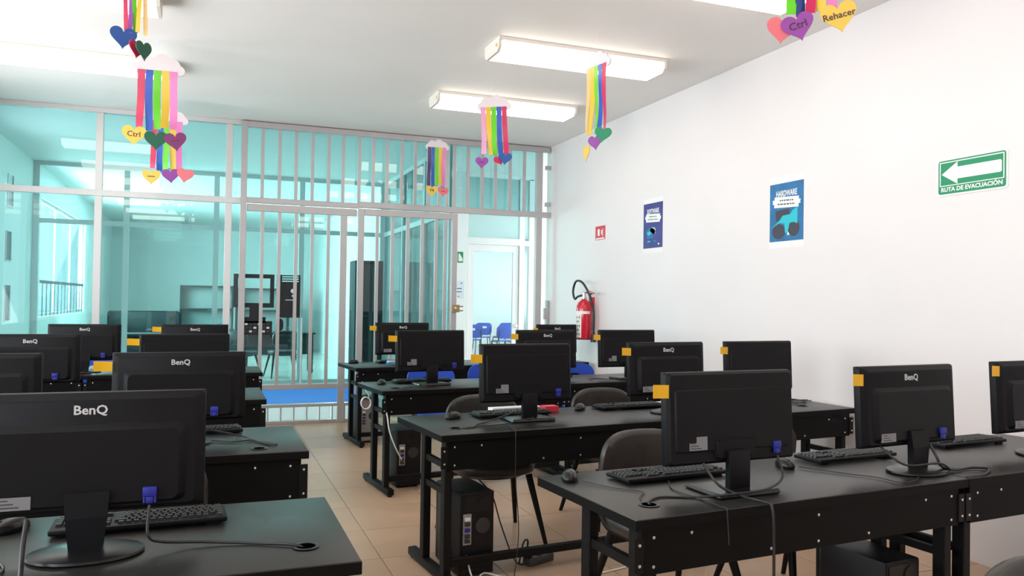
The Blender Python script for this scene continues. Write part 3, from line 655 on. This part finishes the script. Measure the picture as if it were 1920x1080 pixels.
cable('thick twisted cable beside round monitor stand', [(2.72, 2.40, .86), (2.72, 2.365, .81), (2.74, 2.36, .775), (2.82, 2.36, .759), (2.92, 2.37, .759), (2.98, 2.34, .759)], .0055)
cable('second cable looping past round monitor stand', [(2.47, 2.41, .86), (2.52, 2.335, .80), (2.68, 2.32, .80), (2.78, 2.345, .762), (2.88, 2.34, .768), (2.96, 2.33, .759), (2.86, 2.27, .757), (2.74, 2.25, .757)], .0045)
cable('thin mouse cable between keyboards of nearest right row', [(2.24, 2.60, .757), (2.33, 2.46, TZ), (2.40, 2.36, TZ), (2.42, 2.26, TZ), (2.50, 2.27, TZ), (2.56, 2.31, .756)], .002)
cable('black cable curving across aisle end of second right desk', [(1.62, 4.22, .775), (1.52, 4.14, .765), (1.42, 4.06, .757), (1.33, 3.98, .757), (1.28, 3.90, .757), (1.22, 3.92, .75)], .004)
cable('second black cable lying on second right desk', [(1.66, 4.0, .777), (1.57, 4.02, .757), (1.46, 3.95, .757), (1.34, 3.92, .757), (1.235, 3.93, .752)], .0035)
cable('thin black wire hanging below second right desk panel', [(1.49, 3.95, .754), (1.47, 3.80, .754), (1.468, 3.772, .745), (1.467, 3.764, .68), (1.468, 3.76, .5), (1.48, 3.74, .25), (1.45, 3.72, .012)], .0025)
cable('black cable draping behind second right tower to floor', [(1.36, 4.02, .46), (1.45, 4.06, .36), (1.50, 4.05, .2), (1.56, 3.98, .02), (1.64, 3.96, .008)], .004)
cable('white network cable on floor beneath second right desk', [(1.24, 3.905, .23), (1.25, 3.86, .1), (1.27, 3.80, .006), (1.34, 3.86, .02), (1.42, 3.82, .006), (1.55, 3.66, .006), (1.8, 3.68, .006), (2.1, 3.75, .006)], .0045, M_cabw)
cable('white cable hanging down the third right desk leg', [(1.21, 5.72, .62), (1.215, 5.66, .57), (1.23, 5.64, .46), (1.28, 5.66, .34), (1.34, 5.72, .24)], .005, M_cabw)
co = [(1.37+.0*k, 7.66, 0) for k in range(1)]
cable('coiled white cable hanging under fourth right desk', [(1.385, 7.59, .62), (1.40, 7.58, .56), (1.44, 7.58, .50)] + [(1.415+.045*math.cos(a), 7.58-.002*i, .42+.055*math.sin(a)) for i, a in enumerate([.8+i*.7 for i in range(28)])], .0042, M_cabw)
cable('tangled cable on aisle end of second left desk', [(.02, 3.95, .79), (.10, 3.93, .775), (.18, 3.9, .758), (.23, 3.78, .757), (.27, 3.70, .757), (.30, 3.68, .757)], .0045)
cable('second cable on aisle end of second left desk', [(.03, 3.86, .758), (.12, 3.80, .757), (.2, 3.82, .757), (.28, 3.72, .757)], .0035)
cable('loose cables on wall end of second right desk', [(3.52, 4.22, .757), (3.62, 4.36, .757), (3.74, 4.28, .757), (3.80, 4.46, .757), (3.66, 4.52, .757), (3.86, 4.36, .757)], .003)
cable('thin cable along wall end of second right desk', [(3.5, 4.30, .757), (3.64, 4.24, .757), (3.72, 4.40, .757), (3.88, 4.42, .757)], .0025)
cable('black cable loop hanging by third right desk leg', [(1.55, 5.95, .1), (1.58, 5.9, .03), (1.62, 5.95, .012), (1.66, 6.1, .3), (1.64, 6.12, .5)], .004)
cable('thin cables on third right desk', [(1.45, 5.96, .757), (1.55, 5.85, .757), (1.44, 5.82, .757), (1.36, 5.78, .757)], .003)
cable('cables on third right desk below the extinguisher', [(3.0, 6.02, .757), (3.1, 6.1, .757), (3.2, 6.0, .757), (3.28, 6.08, .757)], .004)

# power adaptor with plug on the floor
t = thing('power_strip', 'grey power strip with black plug on the floor tiles', 'power strip', (1.70, 3.98, 0), math.radians(20))
MB().bbox(-.10, .08, -.03, .03, 0, .045, b=.008).build('body', mat('strip_grey', (.06, .06, .065), .4), t, 40)
p = MB().bbox(-.115, -.07, -.022, .022, .045, .10, b=.01).build('plug', M_gloss, t, 40)
MB().tube(crom([(-.09, 0, .10), (-.10, -.01, .14), (-.13, -.01, .13), (-.15, 0, .02)]), .005, 8).build('plug_cord', M_cable, p, 60)
MB().bbox(-.03, .0, -.02, .02, .044, .050, b=.002).build('socket', M_bar, t, 40); MB().bbox(.03, .06, -.02, .02, .044, .050, b=.002).build('socket', M_bar, t, 40)

# papers and booklets on the desks
def sheet(name, label, cat, x, y, rz, w, d, th, m, z=.7505):
    o = MB().bbox(-w/2, w/2, -d/2, d/2, 0, th, b=min(.001, th/3), seg=1).build(name, m, None); o.location = (x, y, z); o.rotation_euler = (0, 0, rz); return tag(o, label, cat)
sheet('paper_stack', 'white papers behind keyboard on second right desk', 'papers', 1.72, 4.437, .1, .32, .07, .028, M_paper)
sheet('red_box', 'small red box on papers of second right desk', 'box', 1.92, 4.38, .1, .09, .07, .035, M_red2)
sheet('paper_sheet', 'white sheet behind keyboard in middle of second right row', 'paper', 2.66, 4.53, .1, .42, .10, .006, M_paper)
sheet('blue_booklet', 'blue and white booklet on farthest right desk', 'booklet', 1.80, 7.985, .1, .20, .08, .02, mat('booklet_blue', (.05, .25, .62), .5))
sheet('white_booklet', 'white booklet lying on the blue booklet', 'booklet', 1.80, 7.985, .1, .18, .07, .012, M_paper, .7706)

# ------------------------------------------------------------------ ceiling lights
def fixture(label, x, y):
    t = thing('ceiling_light', label, 'ceiling light', (x, y, H), 0, 'fluorescent ceiling fixtures')
    L = 1.42; hw = .165
    MB().bbox(-L/2, L/2, -hw, hw, -.028, 0, b=.003, seg=1).build('housing', M_fix, t)
    prof = [(-hw+.006, -.028), (-hw+.012, -.075), (-hw+.045, -.105), (hw-.045, -.105), (hw-.012, -.075), (hw-.006, -.028)]
    MB().loft([[(xx, a, b) for a, b in prof] for xx in (-L/2+.022, L/2-.022)]).build('diffuser', M_diff, t)
    for s in (-1, 1):
        c = MB().loft([[(xx, a*1.03, b*1.0-.001) for a, b in prof] for xx in (s*(L/2-.022), s*(L/2))]).build('end_cap', M_fix, t)
        MB().lathe([(.014, 0), (.014, .003)], 14, Matrix.Translation((s*L/2, -.11, -.055)) @ Matrix.Rotation(s*PI/2, 4, 'Y')).build('cap_button', M_note, c)
    return t
first = None
names = {7.27: 'second row from the glass partition', 5.62: 'middle', }
for i, y in enumerate((7.27, 5.62, 3.97, 2.32, .67, -.98, -2.63)):
    for s, x in (('right', 2.66), ('left', -1.03)):
        lab = 'white fluorescent ceiling fixture, %s column, %s' % (s, ['nearest the glass partition', 'second from the glass partition', 'third from the glass partition', 'fourth from the glass partition', 'fifth from the glass partition', 'sixth from the glass partition', 'farthest from the glass partition'][i])
        if first is None: first = fixture(lab, x, y)
        else: copy_tree(first, (x, y, H), 0, lab)

# ------------------------------------------------------------------ rainbow mobiles
def mobile(label, loc, rz, cols, hearts, wd=.30, ln=.44, roll=0.):
    """loc = bottom centre of the cloud; drawing plane faces -Y before rotation"""
    t = thing('rainbow_mobile', label, 'mobile', loc, rz, 'rainbow cloud mobiles hanging from the ceiling')
    t.rotation_euler = (0, roll, rz)
    s = wd/.30
    cl = star_outline([(-.12*s, .03*s, .04*s), (-.065*s, .065*s, .055*s), (.03*s, .08*s, .058*s), (.095*s, .055*s, .05*s), (.14*s, .025*s, .035*s), (0, .03*s, .05*s), (-.05*s, .02*s, .04*s), (.06*s, .02*s, .04*s)], 72, 0, .04*s)
    MB().prism(cl, -.006, .006, FACE_CAM).build('cloud', M_cloud, t, 40)
    MB().tube([(0, 0, .12*s), (0, 0, H-loc[2])], .001, 5).build('thread', M_paper, t)
    n = len(cols); sw = wd*.86/n
    for k, c in enumerate(cols):
        x = -wd*.43+sw*(k+.5); N = 14; vs = []; fs = []; ph = random.uniform(0, 6); lk = ln*(1+random.uniform(-.03, .03))
        for i in range(N+1):
            u = i/N; xx = x+.006*math.sin(ph+4*u)*u; yy = -.008+.012*math.sin(ph+5*u)*u; hw = sw*.47
            tw = .35*math.sin(ph*2+3*u)*u
            for sgn in (-1, 1): vs += [(xx+sgn*hw*math.cos(tw), yy+sgn*hw*math.sin(tw), .02-(lk+.02)*u), (xx+sgn*hw*math.cos(tw), yy+sgn*hw*math.sin(tw)+.0012, .02-(lk+.02)*u)]
        for i in range(N):
            a, b = i*4, i*4+4
            fs += [(a, b, b+2, a+2), (a+1, a+3, b+3, b+1), (a, a+1, b+1, b), (a+2, b+2, b+3, a+3)]
        fs += [(0, 2, 3, 1), (N*4, N*4+1, N*4+3, N*4+2)]
        MB().add(vs, fs).build('ribbon', satin(c), t, 60)
    for k, (dx, dz, c, size, txt, tilt, yaw) in enumerate(hearts):
        hm = Matrix.Translation((dx, -.018-.006*k, -dz)) @ Matrix.Rotation(yaw, 4, 'Z') @ Matrix.Rotation(tilt, 4, 'Y') @ FACE_CAM
        h = MB().prism(heart_outline(size), -.002, .002).build('heart', rcm(c), t, M=hm)
        if txt and txt != '-':
            tmh = text_mesh(txt, size*(.34 if len(txt) < 5 else .27), .0004, bold=.0004); tmh.materials.append(mat('heart_print', (.06, .02, .05), .6))
            o = link('lettering', tmh, None, h, Matrix.Translation((0, size*.06, .0028)))
        elif txt == '-':
            MB().box(-size*.2, size*.2, size*.03, size*.08, .002, .0026).build('print', mat('heart_print', (.06, .02, .05), .6), h)
CB = 3.345-.14-.13   # cloud bottom height
mobile('rainbow mobile with yellow Ctrl heart over the left column', (-.39, 6.62, 3.10), math.radians(-4), ['red', 'blue', 'green', 'yellow', 'pink'], [(-.155, .49, 'gold', .17, 'Ctrl', .05, 0), (.0, .52, 'dgreen', .165, '', 0, .1), (.14, .52, 'purple', .16, '-', -.15, 0)], wd=.33, ln=.43)
mobile('rainbow mobile half hidden behind the Ctrl heart mobile', (-.405, 8.45, 3.09), math.radians(-5), ['red', 'blue', 'green', 'yellow', 'pink'], [(-.13, .54, 'gold', .165, '-', 0, 0), (.045, .52, 'violet', .16, '', -.1, .1), (.175, .51, 'salmon', .16, '', .15, 0)], wd=.33, ln=.46)
mobile('rainbow mobile before the near ceiling light, purple and blue hearts', (2.31, 6.58, 3.085), math.radians(-22), ['lpink', 'yellow', 'green', 'blue', 'red'], [(-.12, .47, 'violet', .115, '-', .1, 0), (.035, .455, 'red', .10, '', -.5, .5), (.085, .445, 'royal', .12, '', .15, 0)], wd=.27, ln=.40, roll=-.05)
mobile('rainbow mobile by the barred glass with yellow F4 heart', (2.36, 8.62, 3.09), math.radians(-8), ['dpurple', 'blue', 'green', 'yellow', 'pink'], [(-.05, .475, 'gold', .135, 'F4', 0, 0), (.075, .48, 'salmon', .12, '-', .1, 0)], wd=.24, ln=.41)
mobile('rainbow mobile turned edge-on with green heart near right wall', (2.58, 5.12, 3.085), math.radians(-78), ['peach', 'yellow', 'green', 'blue', 'red'], [(-.09, .60, 'gold', .13, '', .1, -.3), (.02, .54, 'violet', .12, '', -.1, .3), (.11, .50, 'egreen', .125, '', .2, .6)], wd=.26, ln=.47, roll=.0)
mobile('rainbow mobile cut off at top left with blue heart', (-.345, 4.1, 3.10), math.radians(-2), ['red', 'violet', 'green', 'yellow', 'peach'], [(-.045, .50, 'royal', .115, '', .05, .2), (.015, .55, 'red', .09, '', .1, .8), (.045, .555, 'dgreen', .10, '', -.1, .95)], wd=.12, ln=.46)
mobile('rainbow mobile cut off at top right with Ctrl and Rehacer hearts', (2.30, 2.62, 3.03), math.radians(-38), ['green', 'navy', 'red', 'yellow', 'pink'], [(-.115, .485, 'salmon', .125, '', .12, 0), (-.05, .48, 'violet', .13, 'Ctrl', -.28, 0), (.105, .455, 'gold', .14, 'Rehacer', -.2, 0)], wd=.24, ln=.425)

# ------------------------------------------------------------------ right wall: signs, posters, extinguisher
t = thing('evacuation_sign', 'green evacuation route sign with white left arrow on the wall', 'sign', (0, 0, 0))
yc, zc = 3.265, 2.163
flat(rrect(.45, .215, .018), .004).build('backing', M_signw, t, M=wallM(yc, zc))
flat(rrect(.425, .195, .014), .001).build('green_field', M_green, t, M=wallM(yc, zc, .004))
fr = MB()
for x0, x1, y0, y1 in ((-.203, .203, .083, .089), (-.203, .203, -.052, -.047), (-.203, -.197, -.047, .083), (.197, .203, -.047, .083)): fr.box(x0, x1, y0, y1, 0, .0008)
fr.build('border', M_signw, t, M=wallM(yc, zc, .005))
flat([(-.19, .018), (-.085, .082), (-.085, .052), (.18, .052), (.188, .046), (.188, -.010), (.18, -.016), (-.085, -.016), (-.085, -.046)][::-1], .0008).build('arrow', M_signw, t, M=wallM(yc, zc, .005))
tmx = text_mesh('RUTA DE EVACUACIÓN', .034, .0004, bold=.0011, spacing=1.0); tmx.materials.append(M_signw)
o = link('lettering', tmx, None, t, wallM(yc, zc-.073, .0052)); wdt = max(v.co.x for v in tmx.vertices)*2
o.matrix_local = wallM(yc, zc-.073, .0052) @ Matrix.Diagonal((.385/wdt, 1, 1, 1))
def poster(label, yc, zc, w, h, bg, title, img):
    t = thing('poster', label, 'poster', (0, 0, 0), 0, 'computer posters on the right wall')
    flat(rrect(w+.01, h+.1, .002), .001).build('sheet', M_paper, t, M=wallM(yc, zc))
    flat(rrect(w, h, .001), .0006).build('printed_area', bg, t, M=wallM(yc, zc, .001))
    tt = text_mesh(title, .062, .0003, bold=.0014); tt.materials.append(M_signw); wt = max(v.co.x for v in tt.vertices)*2
    link('title', tt, None, t, wallM(yc, zc+h*.315, .0019) @ Matrix.Diagonal((w*.62/wt, 1, 1, 1)))
    b = wallM(yc, zc+h*.165, .0017) @ Matrix.Rotation(-.05, 4, 'Z')
    rb = flat([(-w*.36, -.04), (w*.36, -.04), (w*.36, -.015), (w*.42, -.012), (w*.40, .0), (w*.42, .016), (w*.36, .018), (w*.36, .04), (-w*.36, .04), (-w*.36, .018), (-w*.42, .016), (-w*.40, 0), (-w*.42, -.012), (-w*.36, -.015)], .0005).build('banner', M_signw, t, M=b)
    for k, (yy, ww) in enumerate(((.014, .4), (-.014, .52))):
        x = -ww*w/2
        while x < ww*w/2:
            l = random.uniform(.012, .03); MB().box(x, min(x+l, ww*w/2), yy-.005, yy+.005, .0005, .0008).build('print', M_hole, rb); x += l+.008
    for pts, m in img: flat([(x*w, y*h) for x, y in pts], .0005 if m is not M_cyan else .0009).build('picture', m, t, M=wallM(yc, zc, .0016))
    return t
def ell(cx, cy, rx, ry, n=18): return [(cx+rx*math.cos(2*PI*k/n), cy+ry*math.sin(2*PI*k/n)) for k in range(n)]
poster('blue HARDWARE poster showing a turquoise device on the wall', 4.80, 2.10, .37, .435, M_pblue, 'HARDWARE', [(ell(-.22, -.33, .2, .13), M_dark), (ell(.22, -.28, .17, .15), M_dark), ([(-.32, .03), (.1, .05), (.1, -.15), (-.3, -.15)][::-1], M_dark), ([(-.46, -.27), (-.2, -.14), (-.1, -.06), (.12, -.05), (.2, .02), (.33, .06), (.33, -.22), (.22, -.19), (.1, -.2), (.05, -.36), (-.03, -.36), (-.05, -.2), (-.2, -.18)][::-1], M_cyan), ([(.02, -.40), (.1, -.40), (.09, -.30)], M_signw)])
poster('indigo SOFTWARE poster with small glowing picture on the wall', 6.70, 2.155, .355, .435, M_navy, 'SOFTWARE', [(ell(-.12, -.14, .24, .09), M_pblue), (ell(0, -.1, .14, .06), mat('poster_pale', (.45, .62, .60), .5)), (ell(-.2, -.17, .1, .045), M_cyan), (ell(.05, -.16, .09, .035), mat('poster_pinkish', (.6, .35, .42), .5)), (ell(0, -.12, .06, .03), M_dark), (ell(-.15, -.25, .18, .03), M_pblue), (ell(-.2, -.35, .09, .015), M_cyan), (ell(.12, -.35, .08, .02), M_pblue), (ell(.3, -.42, .04, .02), M_signw)])
t = thing('fire_sign', 'small red fire extinguisher sign above the extinguisher', 'sign', (0, 0, 0))
flat(rrect(.23, .15, .004), .003).build('plate', M_red2, t, M=wallM(7.805, 2.165))
f = MB(); f.prism(rrect(.045, .075, .01, 3, -.035, .005), 0, .0008); f.prism(rrect(.012, .085, .003, 2, .06, .0), 0, .0008); f.box(.025, .045, -.02, .03, 0, .0008); f.box(-.1, .1, -.069, -.055, 0, .0008)
f.build('symbol', M_signw, t, M=wallM(7.805, 2.165, .003))
t = thing('fire_extinguisher', 'red fire extinguisher with black hose hung on the white wall', 'fire extinguisher', (3.885, 7.95, .99))
MB().lathe([(.05, 0), (.082, .004), (.088, .02), (.088, .33), (.084, .37), (.065, .41), (.035, .435), (.025, .45)], 32).build('cylinder', M_red, t, 40)
MB().lathe([(.090, .003), (.090, .012)], 32).build('base_ring', M_bar, t, 40)
nk = MB().lathe([(.022, .44), (.026, .455), (.02, .48), (.022, .52), (.012, .53)], 16).build('valve', M_screw, t, 40)
MB().bbox(-.012, .012, -.10, .03, .515, .53, b=.004, M=Matrix.Rotation(.15, 4, 'X')).build('handle', M_bar, nk, 40)
MB().bbox(-.010, .010, -.11, .02, .545, .557, b=.004, M=Matrix.Rotation(.25, 4, 'X')).build('lever', M_red, nk, 40)
MB().tube(crom([(-.01, .02, .49), (-.03, .10, .475), (-.035, .17, .45), (-.035, .215, .54), (-.03, .15, .645), (-.02, .0, .625), (.02, -.10, .48), (.05, -.135, .30), (.05, -.135, .10)], 8), .0125, 10).build('hose', M_cable, t, 60)
MB().lathe([(.013, 0), (.02, -.04), (.032, -.12)], 16, Matrix.Translation((.05, -.135, .10))).build('nozzle_horn', M_gloss, t, 40)
lab = MB(); rr = .1062; vs = []; fs = []; N = 12; a0, a1 = math.radians(165), math.radians(238)
def cylpatch(a0, a1, z0, z1, r, N=12):
    vs = []; fs = []
    for i in range(N+1):
        a = a0+(a1-a0)*i/N
        for rr in (r, r+.0006):
            for z in (z0, z1): vs.append((rr*math.cos(a), rr*math.sin(a), z))
    for i in range(N):
        p, q = i*4, i*4+4
        fs += [(p+2, q+2, q+3, p+3), (p, p+1, q+1, q), (p, q, q+2, p+2), (p+1, p+3, q+3, q+1)]
    fs += [(0, 2, 3, 1), (N*4, N*4+1, N*4+3, N*4+2)]
    return MB().add(vs, fs)
A = lambda d: math.radians(d)
lb = cylpatch(A(165), A(225), .025, .31, .0885).build('label', M_signw, t)
cylpatch(A(165), A(290), .285, .315, .0885).build('label_band', M_signw, t)
for k in range(5):
    z = .045+.046*k
    cylpatch(A(180), A(184), z, z+.036, .0893, 3).build('print', M_bar, lb); cylpatch(A(180), A(214), z+.015, z+.021, .0893, 6).build('print', M_bar, lb)
    cylpatch(A(196 if k % 2 else 210), A(200 if k % 2 else 214), z, z+.036, .0893, 3).build('print', M_bar, lb)
MB().bbox(.07, .115, -.03, .03, .36, .47, b=.004).build('wall_hook', M_red2, t, 40)
MB().bbox(.086, .115, -.012, .012, .1, .36, b=.003).build('hook_strap', M_alu, t, 40)

# ------------------------------------------------------------------ furniture seen through the glass
def bookcase(label, x, y, w, h, n):
    t = thing('bookcase', label, 'bookcase', (x, y, 0), 0, 'dark bookcases by the far wall')
    for s in (-1, 1): MB().box(s*w/2-.02, s*w/2+.02, -.17, .17, 0, h).build('side_panel', M_furn, t)
    for k in range(n): MB().box(-w/2+.02, w/2-.02, -.168, .168, k*(h-.04)/(n-1), k*(h-.04)/(n-1)+.035).build('shelf', M_furn, t)
    MB().box(-w/2+.02, w/2-.02, .15, .165, 0, h).build('back_panel', mat('bookcase_back', (.30, .33, .33), .6), t)
bookcase('dark open bookcase left of the bookcase pair by far wall', -.02, 20.4, 1.15, 1.66, 4)
bookcase('dark open bookcase right of the bookcase pair by far wall', 1.25, 20.4, 1.2, 1.62, 4)
t = thing('sofa', 'dark sofa against far side behind the glass', 'sofa', (-1.35, 19.6, 0))
MB().bbox(-.75, .75, -.4, .4, .12, .45, b=.04).build('seat', M_furn, t, 40)
for sx in (-1, 1):
    for sy in (-1, 1): MB().lathe([(.025, 0), (.03, .12)], 12, Matrix.Translation((sx*.68, sy*.33, 0))).build('foot', M_furn, t, 40)
MB().bbox(-.75, .75, .25, .45, .40, 1.05, b=.06).build('backrest', M_furn, t, 40)
for s in (-1, 1): MB().bbox(s*.78-.1, s*.78+.1, -.42, .42, .1, .68, b=.05).build('armrest', M_furn, t, 40)
t = thing('tall_cabinet', 'tall dark cabinet behind the sliding gate glass', 'cabinet', (2.35, 12.7, 0))
MB().bbox(-.22, .22, -.25, .25, .05, 2.0, b=.006).build('body', M_furn, t); MB().bbox(-.20, .20, -.262, -.25, .1, 1.95, b=.004).build('door', M_furn, t); MB().bbox(-.17, -.15, -.29, -.262, 1.3, 1.75, b=.004).build('handle', M_screw, t); MB().box(-.2, .2, -.23, .23, 0, .05).build('plinth', M_furn, t)
def ftable(label, x, y, w):
    t = thing('office_table', label, 'table', (x, y, 0), 0, 'dark tables in the neighbouring rooms')
    MB().bbox(-w/2, w/2, -.35, .35, .72, .75, b=.005).build('tabletop', M_furn, t); MB().box(-w/2+.05, w/2-.05, -.28, -.26, .35, .72).build('modesty_panel', M_furn, t)
    for sx in (-1, 1):
        for sy in (-1, 1): MB().box(sx*(w/2-.06)-.02, sx*(w/2-.06)+.02, sy*.28-.02, sy*.28+.02, 0, .72).build('leg', M_furn, t)
ftable('dark table behind the glass at left', -1.5, 15.2, 1.5); ftable('dark table behind the vinyl keyboard', 1.15, 15.6, 1.5); ftable('dark table in the middle behind the glass', -.3, 17.0, 1.6)
for x, y, a, l in [(-1.7, 14.4, 0, 'dark chair behind glass at far left'), (.55, 14.55, 2.6, 'dark chair behind the vinyl monitor cut-out'), (1.25, 14.6, 3.3, 'dark chair behind the vinyl tower cut-out')]:
    copy_tree(c0, (x, y, 0), a, l, 'dark chairs behind the glass')
